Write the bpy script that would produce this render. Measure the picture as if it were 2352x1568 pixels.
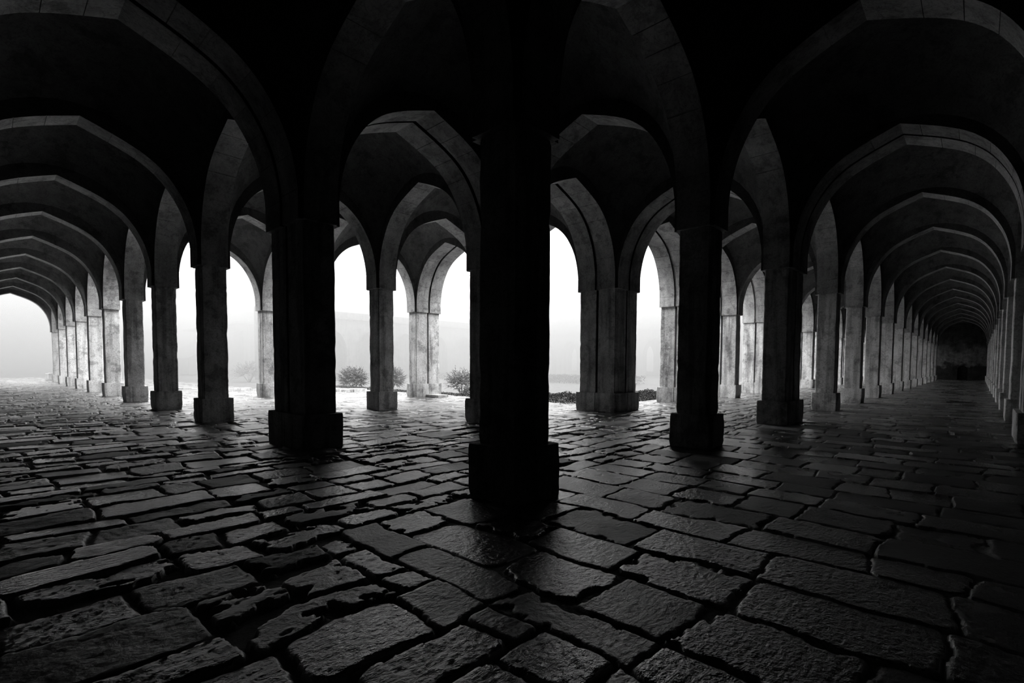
import bpy, math, random
import numpy as np
from mathutils import Matrix, Vector
for _o in list(bpy.data.objects): bpy.data.objects.remove(_o)
sc = bpy.context.scene
col = sc.collection

# ------------------------------------------------------------------ camera
# world x runs along the right-hand aisle, world y along the left-hand aisle
F_PX, P_Y, PITCH, YAW, ROLL = 1139.96, 891.8, 0.0457, 0.81714, -0.00473
cam_data = bpy.data.cameras.new('camera'); cam = bpy.data.objects.new('camera', cam_data); col.objects.link(cam)
cam_data.sensor_width = 36; cam_data.sensor_fit = 'HORIZONTAL'
cam_data.lens = F_PX*36/2352; cam_data.shift_x = 0.0; cam_data.shift_y = (P_Y-784)/2352
cam_data.clip_start = .05; cam_data.clip_end = 600
r0 = Vector((math.cos(YAW), -math.sin(YAW), 0)); f0 = Vector((math.sin(YAW), math.cos(YAW), 0)); u0 = Vector((0, 0, 1))
f1 = f0*math.cos(PITCH)-u0*math.sin(PITCH); u1 = f0*math.sin(PITCH)+u0*math.cos(PITCH)
r2 = r0*math.cos(ROLL)-u1*math.sin(ROLL); u2 = r0*math.sin(ROLL)+u1*math.cos(ROLL)
cam.matrix_world = Matrix.Translation((0, 0, 1.6)) @ Matrix((r2, u2, -f1)).transposed().to_4x4()
sc.camera = cam

# ------------------------------------------------------------------ sky and exposure
SKY = 1.7
world = bpy.data.worlds.new('overcast_sky'); sc.world = world; world.use_nodes = True
wt = world.node_tree; wt.nodes.clear()
wo = wt.nodes.new('ShaderNodeOutputWorld'); bg = wt.nodes.new('ShaderNodeBackground')
tc = wt.nodes.new('ShaderNodeTexCoord'); sep = wt.nodes.new('ShaderNodeSeparateXYZ'); mr = wt.nodes.new('ShaderNodeMapRange')
wt.links.new(tc.outputs['Generated'], sep.inputs[0]); wt.links.new(sep.outputs['Z'], mr.inputs['Value'])
mr.inputs['From Min'].default_value = 0.0; mr.inputs['From Max'].default_value = 1.0
mr.inputs['To Min'].default_value = SKY; mr.inputs['To Max'].default_value = SKY*8
wt.links.new(mr.outputs[0], bg.inputs['Strength']); bg.inputs['Color'].default_value = (1, 1, 1, 1)
wt.links.new(bg.outputs[0], wo.inputs['Surface'])
sc.view_settings.view_transform = 'Standard'; sc.view_settings.look = 'None'
sc.view_settings.exposure = 0.32; sc.view_settings.gamma = 1.0; sc.view_settings.use_curve_mapping = False
sc.cycles.max_bounces = 6; sc.cycles.diffuse_bounces = 1; sc.cycles.glossy_bounces = 3
sc.cycles.volume_bounces = 0; sc.cycles.use_denoising = True

# ------------------------------------------------------------------ the grid of the hall
A0, B0, SA, SA1, SB, SB1 = 4.1389, 4.4531, 5.3093, 5.8272, 5.4636, 5.8724
W1, W2, HT, HI = .405, .838, .651, 4.2945
ZTOP = 8.75
def la(i):
    if i < 0: return A0 + i*5.17
    if i == 0: return A0
    return A0+SA1 if i == 1 else A0+2*SA1+(i-2)*SA
def lb(j):
    if j <= 1: return B0+j*SB
    return B0+SB+SB1 if j == 2 else B0+SB+2*SB1+(j-3)*SB
NJ = 15      # last line of the right wing: the end wall
NI = 10      # last line of the left wing
BAYS = set()
for i in range(-2, NI):
    for j in (-2, -1): BAYS.add((i, j))
for i in range(-2, 1):
    for j in range(-2, NJ): BAYS.add((i, j))
BAYS |= {(1, 0), (2, 0), (3, 0), (1, 1), (2, 1)}

# ------------------------------------------------------------------ materials
def new_mat(name):
    m = bpy.data.materials.new(name); m.use_nodes = True
    nt = m.node_tree; b = nt.nodes['Principled BSDF']
    return m, nt, b
def N(nt, t, **kw):
    n = nt.nodes.new(t)
    for k, v in kw.items():
        if k in n.inputs: n.inputs[k].default_value = v
        else: setattr(n, k, v)
    return n
def ramp(nt, src, stops):
    r = nt.nodes.new('ShaderNodeValToRGB'); nt.links.new(src, r.inputs[0])
    while len(r.color_ramp.elements) < len(stops): r.color_ramp.elements.new(.5)
    for e, (p, c) in zip(r.color_ramp.elements, stops):
        e.position = p; e.color = (c, c, c, 1)
    return r.outputs[0]
def mul(nt, a, b, fac=1.0):
    m = nt.nodes.new('ShaderNodeMix'); m.data_type = 'RGBA'; m.blend_type = 'MULTIPLY'; m.inputs['Factor'].default_value = fac
    nt.links.new(a, m.inputs['A']); nt.links.new(b, m.inputs['B']); return m.outputs['Result']
def stone_material(name, lo, hi, streak=.7, bump=.9, rough=.9, spec=.3):
    m, nt, b = new_mat(name)
    geo = N(nt, 'ShaderNodeNewGeometry'); P = geo.outputs['Position']
    n1 = N(nt, 'ShaderNodeTexNoise', Scale=1.1, Detail=6.0, Roughness=.65); nt.links.new(P, n1.inputs['Vector'])
    c1 = ramp(nt, n1.outputs[0], [(.3, lo), (.5, (lo+hi)/2), (.68, hi)])
    mp = N(nt, 'ShaderNodeMapping'); mp.inputs['Scale'].default_value = (4.5, 4.5, .35); nt.links.new(P, mp.inputs['Vector'])
    n2 = N(nt, 'ShaderNodeTexNoise', Scale=1.0, Detail=5.0, Roughness=.6); nt.links.new(mp.outputs[0], n2.inputs['Vector'])
    c2 = ramp(nt, n2.outputs[0], [(.38, .3), (.5, .85), (.6, 1.0)])
    n3 = N(nt, 'ShaderNodeTexNoise', Scale=22.0, Detail=4.0, Roughness=.7); nt.links.new(P, n3.inputs['Vector'])
    c3 = ramp(nt, n3.outputs[0], [(.36, .4), (.48, .9), (.62, 1.0)])
    n5 = N(nt, 'ShaderNodeTexNoise', Scale=2.6, Detail=6.0, Roughness=.6, Distortion=.8); nt.links.new(P, n5.inputs['Vector'])
    vein = ramp(nt, n5.outputs[0], [(.484, 1.0), (.498, .42), (.504, .5), (.52, 1.0)])
    n6 = N(nt, 'ShaderNodeTexNoise', Scale=1.7, Detail=7.0, Roughness=.72); nt.links.new(P, n6.inputs['Vector'])
    stain = ramp(nt, n6.outputs[0], [(.40, .45), (.47, .95), (.6, 1.0)])
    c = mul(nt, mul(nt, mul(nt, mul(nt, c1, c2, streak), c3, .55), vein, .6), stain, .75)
    nt.links.new(c, b.inputs['Base Color'])
    b.inputs['Roughness'].default_value = rough; b.inputs['Specular IOR Level'].default_value = spec
    n4 = N(nt, 'ShaderNodeTexNoise', Scale=9.0, Detail=8.0, Roughness=.7); nt.links.new(P, n4.inputs['Vector'])
    bp = N(nt, 'ShaderNodeBump', Strength=bump, Distance=.03); nt.links.new(n4.outputs[0], bp.inputs['Height'])
    nt.links.new(bp.outputs[0], b.inputs['Normal'])
    return m
M_PIER = stone_material('weathered_pier_stone', .42, .86)
M_PIER_LIT = stone_material('lit_tone_pier_stone', .62, .93, .6, .5)  # paler copy of the pier stone, its colour stands in for extra daylight
M_ARCH = stone_material('dressed_arch_stone', .30, .60, .35, .7)
M_VAULT = stone_material('dark_vault_plaster', .10, .19, .3, .3)
M_WALL = stone_material('old_wall_plaster', .12, .3, .5, .4)
M_FAR = stone_material('distant_masonry', .10, .2, .5, .3)

def floor_material():
    m, nt, b = new_mat('worn_paving_stone')
    at = N(nt, 'ShaderNodeAttribute', attribute_name='tone'); aw = N(nt, 'ShaderNodeAttribute', attribute_name='wear')
    geo = N(nt, 'ShaderNodeNewGeometry'); P = geo.outputs['Position']
    n1 = N(nt, 'ShaderNodeTexNoise', Scale=7.0, Detail=7.0, Roughness=.65); nt.links.new(P, n1.inputs['Vector'])
    c1 = ramp(nt, n1.outputs[0], [(.35, .55), (.6, 1.0)])
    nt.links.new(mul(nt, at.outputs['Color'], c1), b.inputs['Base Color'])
    n2 = N(nt, 'ShaderNodeTexNoise', Scale=2.2, Detail=5.0, Roughness=.6); nt.links.new(P, n2.inputs['Vector'])
    add = N(nt, 'ShaderNodeMath', operation='MULTIPLY_ADD'); nt.links.new(n2.outputs[0], add.inputs[0]); add.inputs[1].default_value = .32
    nt.links.new(aw.outputs['Fac'], add.inputs[2]); add.use_clamp = True
    nt.links.new(add.outputs[0], b.inputs['Roughness'])
    b.inputs['Specular IOR Level'].default_value = 1.0; b.inputs['IOR'].default_value = 2.0
    n3 = N(nt, 'ShaderNodeTexNoise', Scale=24.0, Detail=4.0, Roughness=.6); nt.links.new(P, n3.inputs['Vector'])
    bp = N(nt, 'ShaderNodeBump', Strength=.8, Distance=.014); nt.links.new(n3.outputs[0], bp.inputs['Height'])
    mp = N(nt, 'ShaderNodeMapping'); mp.inputs['Scale'].default_value = (9, 25, 10); mp.inputs['Rotation'].default_value = (0, 0, .55); nt.links.new(P, mp.inputs['Vector'])
    n4 = N(nt, 'ShaderNodeTexNoise', Scale=1.0, Detail=5.0, Roughness=.6, Distortion=.6); nt.links.new(mp.outputs[0], n4.inputs['Vector'])
    b2 = N(nt, 'ShaderNodeBump', Strength=.45, Distance=.02); nt.links.new(n4.outputs[0], b2.inputs['Height']); nt.links.new(bp.outputs[0], b2.inputs['Normal'])
    nt.links.new(b2.outputs[0], b.inputs['Normal'])
    return m
M_FLOOR = floor_material()
def plain(name, c, rough=.9, var=.4, scale=6):
    m, nt, b = new_mat(name); geo = N(nt, 'ShaderNodeNewGeometry')
    n1 = N(nt, 'ShaderNodeTexNoise', Scale=scale, Detail=5.0); nt.links.new(geo.outputs['Position'], n1.inputs['Vector'])
    nt.links.new(ramp(nt, n1.outputs[0], [(.35, c*(1-var)), (.65, c*(1+var))]), b.inputs['Base Color'])
    b.inputs['Roughness'].default_value = rough; b.inputs['Specular IOR Level'].default_value = .2
    return m
M_GRASS = plain('dewy_grass', .11); M_LEAF = plain('dull_leaves', .17, .7); M_TWIG = plain('dry_twigs', .15)
M_HEDGE = plain('clipped_hedge_leaves', .05, .8, .6, 14); M_DOOR = plain('dark_door_wood', .025); M_BIRD = plain('dark_feathers', .03)

# ------------------------------------------------------------------ helpers
def mesh_obj(name, V, Fc, mat, parent=None, sharp=None):
    me = bpy.data.meshes.new(name); me.from_pydata(V, [], Fc); me.update(); me.materials.append(mat)
    if sharp is not None:
        me.polygons.foreach_set('use_smooth', [True]*len(me.polygons)); me.set_sharp_from_angle(angle=sharp)
    o = bpy.data.objects.new(name, me); col.objects.link(o)
    if parent is not None: o.parent = parent
    return o
def empty(name, loc):
    o = bpy.data.objects.new(name, None); o.empty_display_size = .3; o.location = loc; col.objects.link(o); return o
def tag(o, label=None, cat=None, group=None, kind=None):
    for k, v in (('label', label), ('category', cat), ('group', group), ('kind', kind)):
        if v: o[k] = v
    return o
def box_data(x0, x1, y0, y1, z0, z1, V, Fc):
    n = len(V)
    V += [(x0, y0, z0), (x1, y0, z0), (x1, y1, z0), (x0, y1, z0), (x0, y0, z1), (x1, y0, z1), (x1, y1, z1), (x0, y1, z1)]
    Fc += [tuple(n+k for k in f) for f in ((0, 3, 2, 1), (4, 5, 6, 7), (0, 1, 5, 4), (1, 2, 6, 5), (2, 3, 7, 6), (3, 0, 4, 7))]
def box(name, x0, x1, y0, y1, z0, z1, mat, parent=None):
    V, Fc = [], []; box_data(x0, x1, y0, y1, z0, z1, V, Fc); return mesh_obj(name, V, Fc, mat, parent)
def hash2(ix, iy, s):
    h = (ix.astype(np.int64)*374761393 + iy.astype(np.int64)*668265263 + s*1274126177) & 0x7fffffff
    h = ((h ^ (h >> 13))*1103515245) & 0x7fffffff
    h = (h ^ (h >> 15)) & 0x7fffffff
    return (h % 100003)/100003.0
def vnoise(x, y, s=0):
    ix, iy = np.floor(x), np.floor(y); fx, fy = x-ix, y-iy
    fx = fx*fx*(3-2*fx); fy = fy*fy*(3-2*fy)
    a = hash2(ix, iy, s); b = hash2(ix+1, iy, s); c = hash2(ix, iy+1, s); d = hash2(ix+1, iy+1, s)
    return (a*(1-fx)+b*fx)*(1-fy)+(c*(1-fx)+d*fx)*fy - .5
def fbm(x, y, s=0, o=4):
    r = 0; amp = 1
    for k in range(o):
        r = r+amp*vnoise(x*2**k+17.3*k, y*2**k-9.1*k, s+k*7); amp *= .5
    return r

# plan outline of a pier drum: rectangle with small chamfers, a groove on the long faces of doubled piers
def plan(hx, hy, gx, gy, gw, gd, ch, step):
    # gx: groove on the faces across x (i.e. cut into the +-y faces at x=0); gy likewise
    pts = [(hx, -hy+ch)]
    def seg(p, q):
        n = max(1, int(math.dist(p, q)/step)); return [(p[0]+(q[0]-p[0])*k/n, p[1]+(q[1]-p[1])*k/n) for k in range(1, n+1)]
    route = []
    if gy: route += [(hx, -gw), (hx-gd, -gw), (hx-gd, gw), (hx, gw)]
    route += [(hx, hy-ch), (hx-ch, hy)]
    if gx: route += [(gw, hy), (gw, hy-gd), (-gw, hy-gd), (-gw, hy)]
    route += [(-hx+ch, hy), (-hx, hy-ch)]
    if gy: route += [(-hx, gw), (-hx+gd, gw), (-hx+gd, -gw), (-hx, -gw)]
    route += [(-hx, -hy+ch), (-hx+ch, -hy)]
    if gx: route += [(-gw, -hy), (-gw, -hy+gd), (gw, -hy+gd), (gw, -hy)]
    route += [(hx-ch, -hy), (hx, -hy+ch)]
    for q in route: pts += seg(pts[-1], q)
    return pts[:-1]
def extrude(pts, z0, z1, dz, amp, seed, edge_chip=0.0, foot=0.0):
    n = len(pts); m = max(1, int(round((z1-z0)/dz))); V, Fc = [], []
    P = np.array(pts); per = np.concatenate([[0], np.cumsum(np.hypot(*(np.diff(P, axis=0).T)))])
    cen = P/np.maximum(1e-6, np.hypot(P[:, 0], P[:, 1]))[:, None]
    hx, hy = abs(P[:, 0]).max(), abs(P[:, 1]).max()
    corner = np.clip(1-np.hypot(hx-abs(P[:, 0]), hy-abs(P[:, 1]))/.07, 0, 1)
    for k in range(m+1):
        z = z0+(z1-z0)*k/m
        d = fbm(per*3.1, np.full(n, z*3.3+seed*13.7), seed, 3)*amp
        c = np.clip(fbm(per*.2+seed, np.full(n, z*5.0+seed*3.1), seed+5, 3)-.02, 0, 1)*edge_chip*corner
        if k in (0, m): c = c+edge_chip*.25*corner
        ft = foot*max(0, 1-(z-z0)/.16)
        r = d-c-ft*(.5+fbm(per*2, np.full(n, 3.0), seed+9, 2))
        Q = P+cen*r[:, None]
        V += [(float(q[0]), float(q[1]), z) for q in Q]
    for k in range(m):
        for q in range(n):
            a = k*n+q; b = k*n+(q+1) % n; Fc.append((a, b, b+n, a+n))
    Fc.append(tuple(range(n-1, -1, -1))); Fc.append(tuple(m*n+q for q in range(n)))
    return V, Fc
ORD = ['first', 'second', 'third', 'fourth', 'fifth', 'sixth', 'seventh', 'eighth', 'ninth', 'tenth', 'eleventh', 'twelfth', 'thirteenth', 'fourteenth', 'fifteenth', 'sixteenth']
def halfs(i, j): return (W2 if j == 2 else W1), (W2 if i == 1 else W1)      # half size along x (b), along y (a)

# ------------------------------------------------------------------ piers
NODES = set()
for (i, j) in BAYS:
    for n in ((i, j), (i+1, j), (i, j+1), (i+1, j+1)): NODES.add(n)
NODES = {n for n in NODES if n[0] > -2 and n[1] > -2 and n[1] < NJ}
def pier_label(i, j):
    special = {
        (0, 0): 'massive black stone pier in the very centre foreground, nearest of all',
        (1, 0): 'large dark doubled pier in the left foreground, left of the central pier',
        (0, 1): 'large dark pier in the right foreground, right of the central pier',
        (0, 2): 'dark grooved pier next behind the right foreground pier along the right aisle',
        (1, 1): 'dark doubled pier peeking out just left of the central pier',
        (1, 2): 'broad clustered corner pier with deep vertical grooves, right of the central pier',
        (2, 1): 'slim dark pier standing between the left foreground pier and the pale grooved pier',
        (2, 2): 'doubled courtyard pier hidden behind the massive central pier',
        (3, 2): 'pale sunlit-looking pier with one dark vertical groove, on the courtyard edge',
        (4, 1): 'pale grey pier beside the left edge of the left foreground pier, last before open paving',
        (3, 1): 'pier standing behind the large left foreground pier',
        (1, 3): 'pale grey doubled pier just left of the right foreground pier',
        (1, 4): 'light pier with dark side just right of the right foreground pier',
        (1, 5): 'bright double pier with a slit groove, left of the dark grooved right aisle pier',
        (-1, 2): 'pier cut by the right edge of the frame, its plinth split by a groove'}
    if (i, j) in special: return special[(i, j)]
    if j == 0:
        return '%s pier back along the left aisle\'s right side, %s' % (ORD[i], {2: 'black against the white courtyard', 3: 'black with a chipped shoulder', 4: 'last dark one before the pale', 5: 'stained, first pale one', 6: 'pale with a dark stained edge', 7: 'pale and streaked', 8: 'pale grey in thin haze', 9: 'hazy, last but one', 10: 'hazy, at the open end'}.get(i, 'dark'))
    if i == 0:
        if j < 0: return 'pier left of the camera at the corner of the two aisles'
        return '%s pier along the right aisle\'s left side from the central pier' % ORD[j]
    if i == 1:
        if j < 0: return 'doubled pier on the left side of the left aisle, outside the left frame edge'
        return '%s doubled courtyard pier along the right wing from the clustered corner pier' % ORD[j-2]
    if i == -1:
        if j < 2: return 'pier beside the camera, right side of the right aisle, %s one' % ORD[j+1]
        return '%s pier down the right side of the right aisle from the frame edge' % ORD[j-2]
    if j == -1: return '%s pier down the left side of the left aisle' % ORD[i+1]
    return 'stone pier %d %d' % (i, j)
def pier_group(i, j):
    if i == 1 and j >= 2: return 'doubled courtyard piers of the right wing'
    if j == 0 and i >= 2: return 'piers on the right side of the left aisle'
    if i == 0 and j >= 1: return 'piers on the left side of the right aisle'
    if i == -1: return 'piers on the right side of the right aisle'
    if j == -1: return 'piers on the left side of the left aisle'
    return 'piers of the inner corner'
for (i, j) in sorted(NODES, key=lambda n: n[0]+n[1]):
    hx, hy = halfs(i, j); x, y = lb(j), la(i); gx, gy = hx > .5, hy > .5
    near = math.hypot(x, y) < 24
    seed = (i+3)*31+(j+3)*7
    st, dz = (.07, .07) if near else (.2, .3)
    PM = M_PIER_LIT if (i in (0, -1) and j >= 3) or i >= 5 else M_PIER
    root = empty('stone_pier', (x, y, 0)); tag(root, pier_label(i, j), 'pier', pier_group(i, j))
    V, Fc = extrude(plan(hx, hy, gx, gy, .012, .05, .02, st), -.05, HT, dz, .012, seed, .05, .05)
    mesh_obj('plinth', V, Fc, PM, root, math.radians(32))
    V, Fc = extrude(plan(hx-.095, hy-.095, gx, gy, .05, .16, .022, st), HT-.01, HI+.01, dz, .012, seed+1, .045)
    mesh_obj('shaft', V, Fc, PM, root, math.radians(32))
    V, Fc = extrude(plan(hx-.085, hy-.085, gx, gy, .05, .1, .01, 3.0), HI, ZTOP, 6.0, 0, seed+2)
    mesh_obj('springer', V, Fc, M_ARCH, root)
# broken pier stump beyond the open end of the left aisle
stump = empty('pier_stump', (lb(0), la(11), 0)); tag(stump, 'low broken pier base standing alone in the haze beyond the left aisle', 'pier stump')
V, Fc = extrude(plan(.48, .48, False, False, 0, 0, .03, .12), -.05, .66, .1, .02, 77, .06)
mesh_obj('plinth', V, Fc, M_PIER, stump, math.radians(32))
V, Fc = extrude(plan(.3, .3, False, False, 0, 0, .05, .12), .64, .7, .04, .03, 78, .05)
mesh_obj('broken_shaft', V, Fc, M_PIER, stump, math.radians(32))

# ------------------------------------------------------------------ arches
PROF = [(1, HI), (1, 4.75), (.988, 5.05), (.958, 5.4), (.915, 5.72), (.845, 6.06), (.755, 6.38), (.655, 6.63), (.53, 6.85), (.37, 7.04), (.2, 7.2), (0, 7.37)]
def curve_pts(seed):
    rnd = random.Random(seed)
    # smooth interpolation of the four-centred curve (Catmull-Rom)
    c = []
    for k in range(len(PROF)-1):
        p0 = PROF[max(0, k-1)]; p1 = PROF[k]; p2 = PROF[k+1]; p3 = PROF[min(len(PROF)-1, k+2)]
        nn = 1 if k == 0 else 3
        for q in range(nn):
            t = q/nn
            f = lambda a, b, cc, d: .5*((2*b)+(-a+cc)*t+(2*a-5*b+4*cc-d)*t*t+(-a+3*b-3*cc+d)*t**3)
            if k == 0: c.append(p1)
            else: c.append((min(1, f(p0[0], p1[0], p2[0], p3[0])), f(p0[1], p1[1], p2[1], p3[1])))
    c.append(PROF[-1])
    return c
def half_with_joints(seed, hs, uc):
    # returns points (u, z) from spring to apex with thin voussoir joints sunk into the soffit
    rnd = random.Random(seed)
    c = [(u*hs, z) for u, z in curve_pts(seed)]
    L = [0]
    for k in range(1, len(c)): L.append(L[-1]+math.dist(c[k], c[k-1]))
    marks = []; s = .42+rnd.random()*.15
    while s < L[-1]-.2:
        marks.append(s); s += .45+rnd.random()*.3
    out = []
    def at(s):
        for k in range(1, len(L)):
            if s <= L[k]:
                t = (s-L[k-1])/(L[k]-L[k-1]); a, b = c[k-1], c[k]
                d = (b[0]-a[0], b[1]-a[1]); n = math.hypot(*d)
                return (a[0]+d[0]*t, a[1]+d[1]*t), (-d[1]/n*-1, d[0]/n*-1*1)
        return c[-1], (0, 1)
    ev = [(l, 'p', p) for l, p in zip(L, c)]
    for m_ in marks:
        ev = [e for e in ev if abs(e[0]-m_) > .02 or e[0] in (0, L[-1])]
        for dd, dep in ((-.007, 0), (-.004, .014), (.004, .014), (.007, 0)): ev.append((m_+dd, 'j', dep))
    ev.sort(key=lambda e: e[0])
    off = 0
    for l, t, v in ev:
        if t == 'p': p = v; out.append((p[0]+(off if 0 < l < L[-1] else 0), p[1]+(off if 0 < l < L[-1] else 0)))
        else:
            p, n = at(l)
            # outward normal of the opening points up and away from the centre
            nx, nz = abs(n[0]), abs(n[1]); nn = math.hypot(nx, nz) or 1
            out.append((p[0]+nx/nn*v, p[1]+nz/nn*v))
    return out
def arch_mesh(hs, half_core_gap, v0, v1, seed, lift=0.0):
    # a ring of the arch between v0 and v1 across its thickness, springing faces at +-(hs+half_core_gap)
    R = half_with_joints(seed, hs, 0); Lh = [(-u, z) for u, z in half_with_joints(seed+1, hs, 0)]
    pts = [(u, z) for u, z in Lh]+[(u, z) for u, z in reversed(R)][1:]
    uc = hs+half_core_gap
    if lift: pts = [(u*(hs+.075)/hs, z+(lift if abs(u) < hs*.999 else 0)) for u, z in pts]
    poly = pts+[(uc, HI+(0.0)), (uc, ZTOP), (-uc, ZTOP), (-uc, HI)]
    n = len(poly); V = [(u, v0, z) for u, z in poly]+[(u, v1, z) for u, z in poly]
    Fc = [tuple(range(n)), tuple(range(2*n-1, n-1, -1))]
    for k in range(n): Fc.append((k, k+n, (k+1) % n+n, (k+1) % n))
    return V, Fc
def arch_words(i, j, d):
    # d 'x': spans along the right aisle direction from (i,j) to (i,j+1);  d 'y': from (i,j) to (i+1,j)
    if d == 'x':
        if j == -1 and i >= 1: return ('%s pointed arch across the left aisle, %s' % (ORD[i-1], {1: 'double band with a dark groove, nearest', 2: 'single pale band', 10: 'framing the white open end'}.get(i, 'a thinner band farther back')), 'arches across the left aisle')
        if j == -1: return ('pointed arch above the camera across the left aisle, %s' % ('in line with the central pier' if i == 0 else 'behind the camera'), 'arches across the left aisle')
        if i == 0 and j == 0: return ('dark arch high between the central pier and the right foreground pier', 'arches over the inner corner')
        if i == 1 and j == 0: return ('grooved double arch from the left foreground pier to the pier left of the centre', 'arches over the inner corner')
        if i == 1 and j == 1: return ('grooved double arch springing from the left side of the clustered corner pier', 'arches over the inner corner')
        if i == 0 and j >= 1: return ('%s arch of the right aisle\'s left arcade, beyond the right foreground pier' % ORD[j-1], 'arcade on the left side of the right aisle')
        if i == 1 and j >= 2: return ('%s double arch of the courtyard arcade from the clustered corner pier' % ORD[j-2], 'courtyard arcade of the right wing')
        if i == -1: return ('%s arch of the arcade on the right side of the right aisle' % ORD[j+1], 'arcade on the right side of the right aisle')
        if i == 4: return ('pale rimmed outer arch between the last pale pier and the left aisle', 'arches over the inner corner')
        return ({(2, 0): 'single arch rising left of the slim dark pier toward the left aisle row', (2, 1): 'arch from the slim dark pier back toward the hidden courtyard pier', (3, 0): 'arch whose curve rises from the chipped black pier against the white court', (3, 1): 'narrow looking arch on the left of the pale grooved pier'}.get((i, j), 'arch in the left wing, cross row %d' % i), 'arches over the inner corner')
    else:
        if i == -1 and j >= 1: return ('%s pointed arch across the right aisle, %s' % (ORD[j-1], {1: 'broad single band at the top right', 2: 'double band with a groove'}.get(j, 'a thin curved band in the receding series')), 'arches across the right aisle')
        if i == -1: return ('pointed arch overhead beside the camera across the right aisle, %s' % ('in line with the central pier' if j == 0 else 'behind the camera'), 'arches across the right aisle')
        if i == 0 and j == 0: return ('dark arch high between the central pier and the left foreground pier', 'arches over the inner corner')
        if i == 0 and j == 1: return ('single arch from the right foreground pier back to the pier left of the centre', 'arches over the inner corner')
        if i == 0 and j == 2: return ('grooved double arch springing from the right side of the clustered corner pier', 'arches over the inner corner')
        if i == 0 and j > 2: return ('%s cross arch between right aisle and courtyard arcade, past the clustered pier' % ORD[j-3], 'cross arches of the right wing')
        if j == 0: return ('%s arch of the left aisle\'s right arcade from the left foreground pier' % ORD[i-1], 'arcade on the right side of the left aisle')
        if j == -1: return ('%s arch of the arcade along the left side of the left aisle' % ORD[i+1], 'arcade on the left side of the left aisle')
        if j == 2: return ('grooved courtyard arch %s' % ('from the clustered corner pier toward the left, behind the central pier' if i == 1 else 'with a lit soffit rising right of the pale grooved pier'), 'courtyard arcade of the left wing')
        return ({(1, 1): 'pale single arch rising right of the slim dark pier', (2, 1): 'arch rising left of the slim dark pier, away from the camera', (3, 1): 'lit arch leg rising behind the left foreground pier from the last pale pier'}.get((i, j), 'arch row'), 'arches over the inner corner')
ARCHES = []
for (i, j) in sorted(NODES, key=lambda n: n[0]+n[1]):
    if (i, j+1) in NODES and ((i, j) in BAYS or (i-1, j) in BAYS): ARCHES.append((i, j, 'x'))
    if (i+1, j) in NODES and ((i, j) in BAYS or (i, j-1) in BAYS): ARCHES.append((i, j, 'y'))
for (i, j, d) in ARCHES:
    hxa, hya = halfs(i, j)
    if d == 'x':
        hxb = halfs(i, j+1)[0]; s0, s1 = lb(j)+hxa, lb(j+1)-hxb; thick = hya; c = (s0+s1)/2; loc = (c, la(i), HI)
    else:
        hyb = halfs(i+1, j)[1]; s0, s1 = la(i)+hya, la(i+1)-hyb; thick = hxa; c = (s0+s1)/2; loc = (lb(j), c, HI)
    hs = (s1-s0)/2; lab, grp = arch_words(i, j, d); seed = i*101+j*13+(7 if d == 'x' else 0)
    rnd = random.Random(seed)
    root = empty('pointed_arch', loc); tag(root, lab, 'arch', grp)
    if d == 'y': root.rotation_euler = (0, 0, math.pi/2)
    rings = [(-thick+.075, thick-.075, 0)] if thick < .5 else [(-thick+.075, -.055, 0), (.055, thick-.075, 0), (-.06, .06, .1)]
    for k, (v0, v1, lift) in enumerate(rings):
        V, Fc = arch_mesh(hs, .082 if not lift else .08, v0, v1, seed+k*3, lift)
        V = [(x, y, z-HI) for x, y, z in V]
        o = mesh_obj('arch_ring' if not lift else 'groove_bed', V, Fc, M_ARCH, root)
        if not lift:                                   # shade put into the spandrel faces' darker colour, lighter dressed stone on the soffit
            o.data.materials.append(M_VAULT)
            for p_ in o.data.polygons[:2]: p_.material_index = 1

# ------------------------------------------------------------------ vaults and roof
for (i, j) in sorted(BAYS):
    def hh(k, dbl): return .33 if k != dbl else .763
    x0, x1 = lb(j)+(.763 if j == 2 else .33), lb(j+1)-(.763 if j+1 == 2 else .33)
    y0, y1 = la(i)+(.763 if i == 1 else .33), la(i+1)-(.763 if i+1 == 1 else .33)
    cx, cy, Sx, Sy = (x0+x1)/2, (y0+y1)/2, (x1-x0)/2, (y1-y0)/2
    n = 20; V, Fc = [], []
    for a in range(n+1):
        for b in range(n+1):
            u = -math.cos(math.pi*a/n)*Sx; v = -math.cos(math.pi*b/n)*Sy
            z = 5.0+1.1*math.sqrt(max(0, Sx*Sx+Sy*Sy-u*u-v*v))*(2.325*1.4142/math.hypot(Sx, Sy))**.0
            V.append((u*.9985, v*.9985, z))
    for a in range(n):
        for b in range(n):
            q = a*(n+1)+b; Fc.append((q, q+1, q+n+2, q+n+1))
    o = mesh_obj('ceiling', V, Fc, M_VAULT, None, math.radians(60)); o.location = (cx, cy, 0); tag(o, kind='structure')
rects = [(lb(-2)-.6, lb(NJ)+.8, la(-2)-.6, la(1)+W2), (lb(-2)-.6, lb(0)+W1, la(1)+W2, la(NI)+W1), (lb(0)+W1, lb(2)+W2, la(1)+W2, la(3)+W1), (lb(0)+W1, lb(1)+W1, la(3)+W1, la(4)+W1)]
V, Fc = [], []
for r in rects: box_data(*r, ZTOP+.004, ZTOP+.35, V, Fc)
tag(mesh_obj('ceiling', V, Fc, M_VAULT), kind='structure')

# ------------------------------------------------------------------ walls
tag(box('wall_right', lb(-2)-.6, lb(NJ)+.8, la(-2)-.6, la(-2), -.4, ZTOP, M_WALL), kind='structure')
tag(box('wall_left', lb(-2)-.6, lb(-2), la(-2), la(NI)+.4, -.4, ZTOP, M_WALL), kind='structure')
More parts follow.
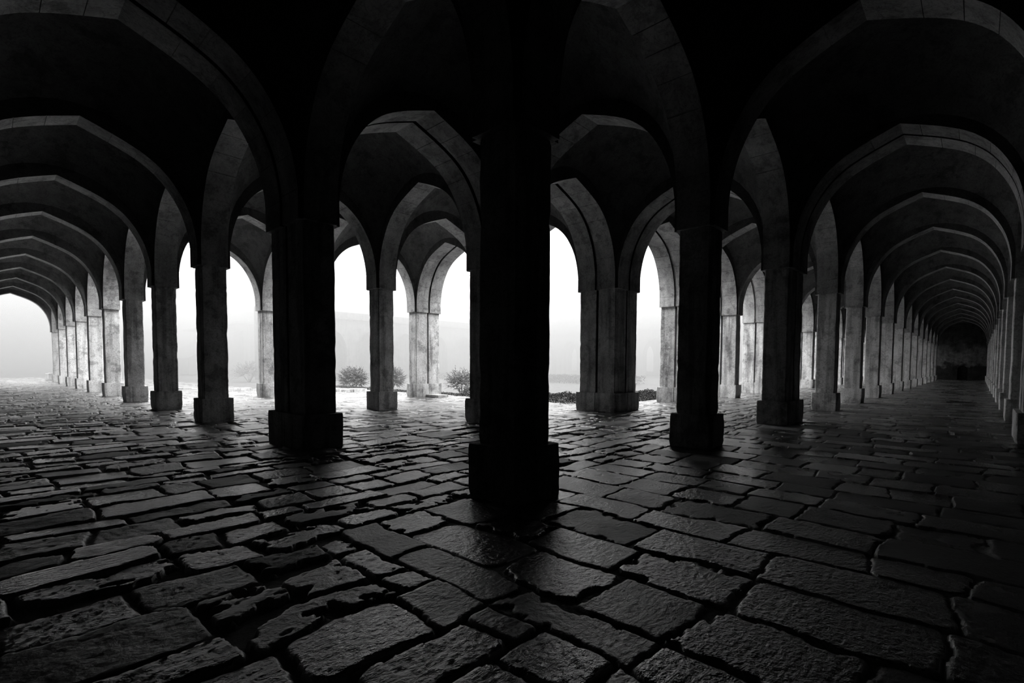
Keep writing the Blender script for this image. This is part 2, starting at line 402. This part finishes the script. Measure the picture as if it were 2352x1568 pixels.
# end wall of the right wing with an arched doorway
V, Fc = [], []
XW = lb(NJ); dc, dw, dh = 1.5, .5, 1.32
op = [(dc-dw, -.3)]+[(dc-dw*math.cos(t*math.pi/12), dh+dw*1.1*math.sin(t*math.pi/12)) for t in range(13)]+[(dc+dw, -.3)]
poly = op+[(la(1)+W2, -.3), (la(1)+W2, ZTOP), (la(-2), ZTOP), (la(-2), -.3)]
n = len(poly); V = [(XW, y, z) for y, z in poly]+[(XW+.7, y, z) for y, z in poly]
Fc = [tuple(range(n)), tuple(range(2*n-1, n-1, -1))]+[(k, k+n, (k+1) % n+n, (k+1) % n) for k in range(n)]
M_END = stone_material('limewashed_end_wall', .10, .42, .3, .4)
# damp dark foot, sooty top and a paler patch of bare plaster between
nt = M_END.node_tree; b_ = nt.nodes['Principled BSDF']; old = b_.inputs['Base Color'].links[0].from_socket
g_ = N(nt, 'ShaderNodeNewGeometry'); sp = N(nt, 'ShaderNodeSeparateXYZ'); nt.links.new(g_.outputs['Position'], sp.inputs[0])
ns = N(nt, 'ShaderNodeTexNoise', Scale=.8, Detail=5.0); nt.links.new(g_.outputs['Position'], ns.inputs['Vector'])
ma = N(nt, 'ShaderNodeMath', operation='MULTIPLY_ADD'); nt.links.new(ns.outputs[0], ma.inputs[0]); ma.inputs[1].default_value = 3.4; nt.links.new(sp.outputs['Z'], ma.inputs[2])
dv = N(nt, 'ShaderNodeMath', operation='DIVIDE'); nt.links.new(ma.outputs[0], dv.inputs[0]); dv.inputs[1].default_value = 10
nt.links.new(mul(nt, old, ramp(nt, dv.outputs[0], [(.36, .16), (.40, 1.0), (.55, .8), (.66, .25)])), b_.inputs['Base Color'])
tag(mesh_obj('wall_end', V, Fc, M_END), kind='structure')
V, Fc = [], []
n = len(op); V = [(XW+.45, y, z) for y, z in op]+[(XW+.5, y, z) for y, z in op]
Fc = [tuple(range(n)), tuple(range(2*n-1, n-1, -1))]+[(k, k+n, (k+1) % n+n, (k+1) % n) for k in range(n)]
tag(mesh_obj('door_1', V, Fc, M_DOOR), kind='structure')
# vaulted bays meet the walls
# ------------------------------------------------------------------ floor
EB, EA = 17.05, 11.25     # the terrace edge toward the sunken court
def axis(lo, hi):
    c = [0.0]
    while c[-1] < hi: c.append(c[-1]+max(.017, .0048*c[-1]))
    neg = [0.0]
    while neg[-1] > lo: neg.append(neg[-1]-max(.022, .03*-neg[-1]))
    return np.array(neg[:0:-1]+c)
rng = np.random.RandomState(5)
def layout(u, v, wmin, wmax, lmin, lmax, seed):
    """rows across u, slabs along v -> distance to joint, slab id, local coords"""
    r = np.random.RandomState(seed)
    rows = [-12.0]
    while rows[-1] < 95: rows.append(rows[-1]+r.uniform(wmin, wmax))
    rows = np.array(rows); k = np.clip(np.searchsorted(rows, u)-1, 0, len(rows)-2)
    du = np.minimum(u-rows[k], rows[k+1]-u)
    dv = np.zeros_like(u); cid = np.zeros(u.shape, np.int64); lv = np.zeros_like(u)
    for q in np.unique(k):
        b = [-12.0+r.uniform(0, 1)]
        rr = np.random.RandomState(seed*1000+int(q))
        b = [-13.0+rr.uniform(0, 1)]
        while b[-1] < 95: b.append(b[-1]+rr.uniform(lmin, lmax))
        b = np.array(b); m = k == q; vv = v[m]; s = np.clip(np.searchsorted(b, vv)-1, 0, len(b)-2)
        dv[m] = np.minimum(vv-b[s], b[s+1]-vv); cid[m] = q*4096+s; lv[m] = vv-(b[s]+b[s+1])/2
    return du, dv, cid, u-(rows[k]+rows[k+1])/2, lv
def floor_fields(X, Y):
    wx = fbm(X*1.3, Y*1.3, 1, 3)*.12+fbm(X*6, Y*6, 2, 2)*.025
    wy = fbm(X*1.3+40, Y*1.3, 3, 3)*.12+fbm(X*6, Y*6+9, 4, 2)*.025
    x, y = X+wx, Y+wy
    d1 = layout(y, x, .34, .66, .42, 1.05, 19)         # rows of constant y
    d2 = layout(x, y, .48, .72, .55, 1.15, 12)        # rows of constant x (right aisle)
    sel = (x > 2.3) & (y < A0+.3)
    du, dv, cid, lu, lv = [np.where(sel, b, a) for a, b in zip(d1, d2)]
    seam = np.where(x > 2.3, np.abs(y-(A0+.3)), 9); seam2 = np.where(y < A0+.3, np.abs(x-2.3), 9)
    du = np.minimum(du, np.minimum(seam, seam2)); cid = cid+sel*9999991
    h1, h2, h3, h4, h5 = [hash2(cid, cid*0+k, k) for k in (1, 2, 3, 4, 5)]
    gap = .003+.020*np.clip(fbm(X*.9, Y*.9, 21, 2)+.2, 0, 1)*np.where(sel, .12, 1)+.006*h5*np.where(sel, .5, 1)
    cr = .02+.09*h4**2                                     # corner rounding
    a, b = np.clip(cr-(du-gap), 0, None), np.clip(cr-(dv-gap), 0, None)
    d = np.where((a > 0) & (b > 0), cr-np.hypot(a, b), np.minimum(du, dv)-gap) + (fbm(X*11, Y*11, 30, 3)*.014+fbm(X*31, Y*31, 33, 2)*.007)*np.where(sel, .7, 1)
    h6 = hash2(cid, cid*0+6, 6); ero = (h6 > .74)*np.where(sel, .5, 1)
    d = d-ero*np.clip(fbm(X*5, Y*9, 70, 3)+.12, 0, 1)*.26
    t = np.clip(d/((.014+.022*h3)*np.where(sel, .7, 1)), 0, 1); t = t*t*(3-2*t)
    rough = (np.abs(fbm((X+Y)*7, (X-Y)*15, 40, 4))*-.011+.003)*(.25+1.1*h3**1.5)+fbm(X*26, Y*30, 47, 2)*.0022*(.15+1.1*h3)+fbm(X*4, Y*4, 44, 3)*.009*(.3+h2)
    pits = -np.clip(fbm(X*17, Y*17, 50, 3)-.34, 0, 1)*.022*(h3 > .3)
    top = (h1-.5)*.016+(lu*(h2-.5)*.085+lv*(h1-.5)*.06)*np.where(sel, .45, 1)+rough+pits
    sunk = (h5 > .87)*-.02
    h = -.045+fbm(X*12, Y*12, 60, 3)*.012
    Z = (h*(1-t)+(top+sunk)*t)*np.where(sel, .6, 1)
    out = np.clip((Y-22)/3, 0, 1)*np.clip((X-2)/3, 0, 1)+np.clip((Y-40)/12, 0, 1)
    out = np.clip(out+np.clip((X-15.5)/1.5, 0, 1)*(Y > A0+6), 0, 1)     # skylight put into the colour: paler paving out in the open
    tone = (.012+.055*h4**1.5+.03*(h1 > .82))*(1-.4*(h6 > .62))*(1+.7*out+1.3*np.clip((X-15)/8, 0, 1)*(Y < EA))  # last factor lightens the far right aisle paving to read as lit
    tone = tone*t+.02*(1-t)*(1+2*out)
    wear = np.where(t > .6, -.10+.42*h2**1.3+.12*(h6 > .62), .75)
    return Z, tone, wear
xs, ys = axis(lb(-2)-.6, XW+1.2), axis(la(-2)-.6, 78)
X, Y = np.meshgrid(xs, ys, indexing='ij')
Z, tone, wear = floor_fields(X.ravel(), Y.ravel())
nx, ny = len(xs), len(ys)
idx = np.arange(nx*ny).reshape(nx, ny)
cxm = (xs[:-1]+xs[1:])/2; cym = (ys[:-1]+ys[1:])/2
CX, CY = np.meshgrid(cxm, cym, indexing='ij')
keep = ~((CX > EB) & (CY > EA)) & ~((CX > 12.3) & (CY > 34)) & ~((CX > 15) & (CY > 60))
qd = np.stack([idx[:-1, :-1], idx[1:, :-1], idx[1:, 1:], idx[:-1, 1:]], -1)[keep]
used = np.zeros(nx*ny, bool); used[qd.ravel()] = True
remap = np.cumsum(used)-1; qd = remap[qd]
co = np.stack([X.ravel(), Y.ravel(), Z], -1)[used].astype(np.float32)
me = bpy.data.meshes.new('floor'); me.vertices.add(len(co)); me.vertices.foreach_set('co', co.ravel())
me.loops.add(len(qd)*4); me.loops.foreach_set('vertex_index', qd.ravel().astype(np.int32))
me.polygons.add(len(qd)); me.polygons.foreach_set('loop_start', np.arange(0, len(qd)*4, 4, dtype=np.int32))
me.polygons.foreach_set('use_smooth', np.ones(len(qd), bool)); me.update(calc_edges=True)
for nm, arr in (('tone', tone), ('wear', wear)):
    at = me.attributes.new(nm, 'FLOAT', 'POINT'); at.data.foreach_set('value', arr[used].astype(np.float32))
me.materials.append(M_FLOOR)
fl = bpy.data.objects.new('floor', me); col.objects.link(fl); tag(fl, kind='structure')

# kerb along the terrace edge
V, Fc = [], []
box_data(EB-.02, EB+.12, EA, 34.2, -.4, -.02, V, Fc); box_data(EB, XW, EA-.02, EA+.12, -.4, -.02, V, Fc)
tag(mesh_obj('trim_1', V, Fc, M_PIER), kind='structure')
# ground of the court and beyond
def ground():
    g = np.concatenate([np.arange(-40, 60, 1.0), np.arange(60, 240, 6.0)])
    GX, GY = np.meshgrid(g, g, indexing='ij'); GZ = -.16+fbm(GX*.4, GY*.4, 3, 3)*.05
    V = [tuple(map(float, p)) for p in zip(GX.ravel(), GY.ravel(), GZ.ravel())]; m = len(g)
    Fc = []
    for a in range(m-1):
        for b in range(m-1):
            cx, cy = (g[a]+g[a+1])/2, (g[b]+g[b+1])/2
            q = a*m+b; Fc.append((q, q+m, q+m+1, q+1))
    return V, Fc
V, Fc = ground(); V = [(x, y, z-.1) for x, y, z in V]
tag(mesh_obj('courtyard_ground', V, Fc, M_GRASS), kind='structure')

# ------------------------------------------------------------------ low slabs on the terrace
def slab(x, y, sx, sy, h, rot, lab):
    V, Fc = extrude(plan(sx, sy, False, False, 0, 0, .03, .2), -.02, h, .06, .02, int(x*7), .04)
    o = mesh_obj('stone_slab', V, Fc, M_PIER, None, math.radians(32)); o.location = (x, y, 0); o.rotation_euler = (0, 0, rot)
    tag(o, lab, 'slab', 'loose slabs on the open paving')
slab(15.2, 27.6, .8, .5, .16, .1, 'low stone slab lying on bright paving left of the slim dark pier')
slab(10.6, 33.5, .9, .4, .14, -.1, 'flat stone slab on open paving right of the first black left-row pier')
slab(8.3, 37.0, .8, .4, .12, .2, 'flat stone slab on the paving behind the chipped black pier')
slab(15.95, 20.7, .35, .95, .1, 0, 'thin stone slab against the foot of the pale grooved pier')

# ------------------------------------------------------------------ far buildings
def facade(name, lab, cat, n_arch, span, h, depth, holes, domes, wall_extra=0):
    root = empty(name, (0, 0, 0)); tag(root, lab, cat)
    V, Fc = [], []
    hs = span/2-.75
    for k in range(n_arch):
        c = (k+.5)*span
        cv = [(u*hs, z) for u, z in curve_pts(1)]
        pts = [(c-u, z-1.0) for u, z in cv]+[(c+u, z-1.0) for u, z in reversed(cv)][1:]
        pts = [(c-hs, 0)]+pts+[(c+hs, 0)]
        poly = pts+[(c+span/2, 0), (c+span/2, h), (c-span/2, h), (c-span/2, 0)]
        n = len(poly); b = len(V)
        V += [(u, 0, z) for u, z in poly]+[(u, 1.2, z) for u, z in poly]
        Fc += [tuple(b+q for q in range(n)), tuple(b+q for q in range(2*n-1, n-1, -1))]+[(b+q, b+q+n, b+(q+1) % n+n, b+(q+1) % n) for q in range(n)]
    mesh_obj('arcade_wall', V, Fc, M_FAR, root)
    V, Fc = [], []; box_data(-.3, n_arch*span+.3, -.35, 1.3, h-.9, h-.7, V, Fc); mesh_obj('eave', V, Fc, M_FAR, root)
    V, Fc = [], []
    for k in range(n_arch):
        c = (k+.5)*span
        if k in holes:
            w, zt = 1.0, 5.6
            cv = [(u*w, z) for u, z in ((1, 3.0), (1, 3.8), (.9, 4.4), (.6, 5.1), (0, 5.8))]
            pts = [(c-w, .9)]+[(c-u, z) for u, z in cv]+[(c+u, z) for u, z in reversed(cv)][1:]+[(c+w, .9)]
            poly = pts+[(c+span/2, .9), (c+span/2, h), (c-span/2, h), (c-span/2, .9)]
            n = len(poly); b = len(V)
            V += [(u, depth, z) for u, z in poly]+[(u, depth+1, z) for u, z in poly]
            Fc += [tuple(b+q for q in range(n)), tuple(b+q for q in range(2*n-1, n-1, -1))]+[(b+q, b+q+n, b+(q+1) % n+n, b+(q+1) % n) for q in range(n)]
            box_data(c-span/2, c+span/2, depth, depth+1, 0, .9, V, Fc)
        else: box_data(c-span/2, c+span/2, depth, depth+1, 0, h, V, Fc)
    box_data(0, n_arch*span, 1.2, depth+1, h-.6, h-.2, V, Fc)
    mesh_obj('back_wall', V, Fc, M_FAR, root)
    for (c, rr, hh) in domes:
        V, Fc = [], []; m, q = 20, 8
        for a in range(q+1):
            t = a/q*math.pi/2
            for s in range(m): V.append((c+rr*math.cos(t)**.8*math.cos(2*math.pi*s/m), depth*.5+rr*math.cos(t)**.8*math.sin(2*math.pi*s/m), h-.3+hh*math.sin(t)))
        for a in range(q):
            for s in range(m): Fc.append((a*m+s, a*m+(s+1) % m, (a+1)*m+(s+1) % m, (a+1)*m+s))
        d = mesh_obj('dome', V, Fc, M_FAR, root, math.radians(40))
    return root
fr = facade('arcaded_wing', 'hazy arcaded wing with low domes across the court, seen right of the central pier', 'building', 13, 5.6, 8.6, 8.5, {3, 4, 5, 6, 7, 8}, [(3+k*6.1, 2.9, 3.4) for k in range(12)])
fr.location = (74, 12.8, -.2); fr.rotation_euler = (0, 0, math.pi/2); fr.scale = (1, -1, 1)
fa = facade('arcaded_wing', 'faint hazy wing across the court seen behind the bushes, left of the central pier', 'building', 9, 5.6, 8.6, 1.3, set(), [])
fa.location = (22, 60, -.2)
# great domed building behind the left court
gt = empty('domed_building', (46, 104, 0)); tag(gt, 'very faint large domed building rising in the fog behind the left court', 'building')
box('main_block', -16, 18, -16, 12, 0, 10.4, M_FAR, gt)
V, Fc = [], []; box_data(-18.2, 20, -18, 13.2, 8.2, 8.5, V, Fc); mesh_obj('eave', V, Fc, M_FAR, gt)
V = [(-24, -14, 0), (-24, -14, 2.6), (-16.02, -14, 7.4), (-16.02, -14, 0), (-24, 4, 0), (-24, 4, 2.6), (-16.02, 4, 7.4), (-16.02, 4, 0)]
Fc = [(0, 3, 2, 1), (4, 5, 6, 7), (0, 1, 5, 4), (1, 2, 6, 5), (2, 3, 7, 6), (3, 0, 4, 7)]; mesh_obj('ruin_mound', V, Fc, M_FAR, gt)  # sloping prism for the ruined mound beside the main block
V, Fc = [], []; m, q = 40, 14
prof = [(17.3, 10.3), (17.3, 12.4)]+[(17*math.cos(a/q*math.pi/2), 12.6+13.5*math.sin(a/q*math.pi/2)) for a in range(q+1)]
for rr, z in prof:
    for s_ in range(m): V.append((1+rr*math.cos(2*math.pi*s_/m), rr*.8*math.sin(2*math.pi*s_/m), z))
for a in range(len(prof)-1):
    for s_ in range(m): Fc.append((a*m+s_, a*m+(s_+1) % m, (a+1)*m+(s_+1) % m, (a+1)*m+s_))
mesh_obj('dome', V, Fc, M_FAR, gt, math.radians(40))

# ------------------------------------------------------------------ plants
def bush(x, y, w, h, seed, lab, name='thorn_bush', nt=150):
    r = random.Random(seed); root = empty(name, (x, y, -.25)); tag(root, lab, 'bush')
    V, Fc, TV, TF = [], [], [], []
    def tube(p, q, rad):
        d = (q-p).normalized(); a = d.orthogonal().normalized()*rad; b = d.cross(a).normalized()*rad; n = len(TV)
        for s, rr in ((p, 1), (q, .5)): TV.extend([tuple(s+a*rr), tuple(s+b*rr), tuple(s-a*rr), tuple(s-b*rr)])
        for k in range(4): TF.append((n+k, n+(k+1) % 4, n+4+(k+1) % 4, n+4+k))
    for s in range(9):
        az = r.uniform(0, 6.28); q = Vector((math.cos(az)*w*.22, math.sin(az)*w*.22, h*r.uniform(.35, .6))); tube(Vector((math.cos(az)*.08, math.sin(az)*.08, 0)), q, .025)
    for s in range(nt):
        az = r.uniform(0, 6.28); el = math.asin(r.uniform(-.75, 1)); rr = r.uniform(.2, .75)
        c = Vector((math.cos(az)*math.cos(el)*w*.5*rr, math.sin(az)*math.cos(el)*w*.5*rr, h*.44+math.sin(el)*h*.5*rr))
        out = (Vector((c.x, c.y, (c.z-h*.35)*1.1)).normalized()+Vector((r.uniform(-.5, .5), r.uniform(-.5, .5), r.uniform(-.1, .5)))).normalized()
        ln = r.uniform(.2, .5)*w*.36; bend = Vector((0, 0, -r.uniform(.05, .35)*ln)); prev = c
        for k in range(1, 7):
            t = k/6; p = c+out*ln*t+bend*t*t; tube(prev, p, .006)
            side = out.cross(Vector((0, 0, 1))).normalized()
            for sg in (-1, 1):
                for e in range(2):
                    l = r.uniform(.05, .1)*(1.25-t*.6)*w/2.2; dd = (side*sg+out*.5+Vector((r.uniform(-.4, .4), r.uniform(-.4, .4), r.uniform(-.4, .4)))).normalized()
                    nn = dd.cross(Vector((r.uniform(-1, 1), r.uniform(-1, 1), 1))).normalized()*l*.22; n = len(V)
                    b = prev.lerp(p, e*.5); V.extend([tuple(b), tuple(b+dd*l*.5+nn), tuple(b+dd*l), tuple(b+dd*l*.5-nn)]); Fc.append((n, n+1, n+2, n+3))
            prev = p
    mesh_obj('foliage', V, Fc, M_LEAF, root); mesh_obj('twigs', TV, TF, M_TWIG, root)
    return root
bush(18.6, 33.4, 2.6, 2.0, 1, 'feathery rounded bush seen left of the slim dark pier', nt=800)
bush(20.6, 31.6, 2.6, 2.0, 2, 'feathery bush half hidden by the right edge of the slim dark pier', nt=800)
bush(20.9, 24.0, 2.7, 1.9, 3, 'spiky bush just left of the central pier, behind the pale grooved pier', nt=420)
bush(19.0, 55.5, 3.6, 2.5, 4, 'faint hazy bush left of the last pale pier', nt=260)
def hedge(x0, x1, y0, y1, h, seed, lab, dens=900, size=1.0):
    r = random.Random(seed); V, Fc = [], []
    n = int(dens*max(1, (x1-x0)*(y1-y0)))
    for s in range(n):
        x, y = r.uniform(x0, x1), r.uniform(y0, y1)
        top = h*(.65+.5*(float(vnoise(np.array(x*2.1), np.array(y*2.1), seed))+.5)); z = top*(1-r.random()**2*.95)
        l = r.uniform(.03, .06)*size; d = Vector((r.gauss(0, 1), r.gauss(0, 1), r.gauss(.5, 1))).normalized(); nn = d.cross(Vector((r.gauss(0, 1), r.gauss(0, 1), 1))).normalized()*l*.35
        b = Vector((x, y, z-.26)); k = len(V); V.extend([tuple(b), tuple(b+d*l*.5+nn), tuple(b+d*l), tuple(b+d*l*.5-nn)]); Fc.append((k, k+1, k+2, k+3))
    o = mesh_obj('low_hedge', V, Fc, M_HEDGE); tag(o, lab, 'hedge'); return o
hedge(17.3, 18.6, 11.5, 20.0, .62, 1, 'dark low hedge along the court edge between the central pier and clustered pier', 2800)
hedge(18.6, 26, 11.5, 12.7, .62, 2, 'dark low hedge right of the clustered corner pier beside the pale pier', 2800)
hedge(17.3, 18.0, 20.0, 34.0, .35, 3, 'thin weedy hedge along the court edge behind the pale grooved pier', 1500)
hedge(42.0, 47.0, 25.0, 58.0, .8, 4, 'hazy strip of shrubs across the middle of the court', 170, 3.2)

# two small birds against the white sky
for k, (x, y, z, lab) in enumerate(((27.0, 31.0, 9.0, 'tiny bird in the white sky, left one of two left of the central pier'), (27.5, 30.6, 8.95, 'tiny bird in the white sky, right one of two left of the central pier'))):
    V = [(-.09, 0, 0), (0, .025, .02), (.09, 0, 0), (0, -.025, .02), (0, 0, -.03), (-.02, .18, .05), (.03, .12, .0), (-.02, -.18, .05), (.03, -.12, 0)]
    Fc = [(0, 1, 4), (1, 2, 4), (2, 3, 4), (3, 0, 4), (0, 3, 2, 1), (1, 5, 6), (3, 7, 8)]
    b = mesh_obj('bird', V, Fc, M_BIRD); b.location = (x, y, z); b.rotation_euler = (0, .1, .8+k); tag(b, lab, 'bird')

# ------------------------------------------------------------------ fog over the court
def fog():
    m = bpy.data.materials.new('morning_fog'); m.use_nodes = True; nt = m.node_tree; nt.nodes.clear()
    out = nt.nodes.new('ShaderNodeOutputMaterial'); vs = nt.nodes.new('ShaderNodeVolumeScatter')
    dens, alb = .038, .49
    vs.inputs['Color'].default_value = (1, 1, 1, 1); vs.inputs['Density'].default_value = dens*alb; vs.inputs['Anisotropy'].default_value = 0.0
    va = nt.nodes.new('ShaderNodeVolumeAbsorption'); va.inputs['Color'].default_value = (0, 0, 0, 1); va.inputs['Density'].default_value = dens*(1-alb)
    ad = nt.nodes.new('ShaderNodeAddShader'); nt.links.new(vs.outputs[0], ad.inputs[0]); nt.links.new(va.outputs[0], ad.inputs[1])
    nt.links.new(ad.outputs[0], out.inputs['Volume'])
    # L-shaped prism
    P = [(19.0, 13.0), (19.0, 30), (6.5, 30), (6.5, 54.5), (-40, 54.5), (-40, 200), (200, 200), (200, 13.0)]
    V = [(x, y, -.5) for x, y in P]+[(x, y, 20) for x, y in P]; n = len(P)
    Fc = [tuple(range(n)), tuple(range(2*n-1, n-1, -1))]+[(k, k+n, (k+1) % n+n, (k+1) % n) for k in range(n)]
    o = mesh_obj('fog', V, Fc, m); tag(o, 'pale morning fog filling the courtyard', 'fog', kind='stuff')
    return o
fog()
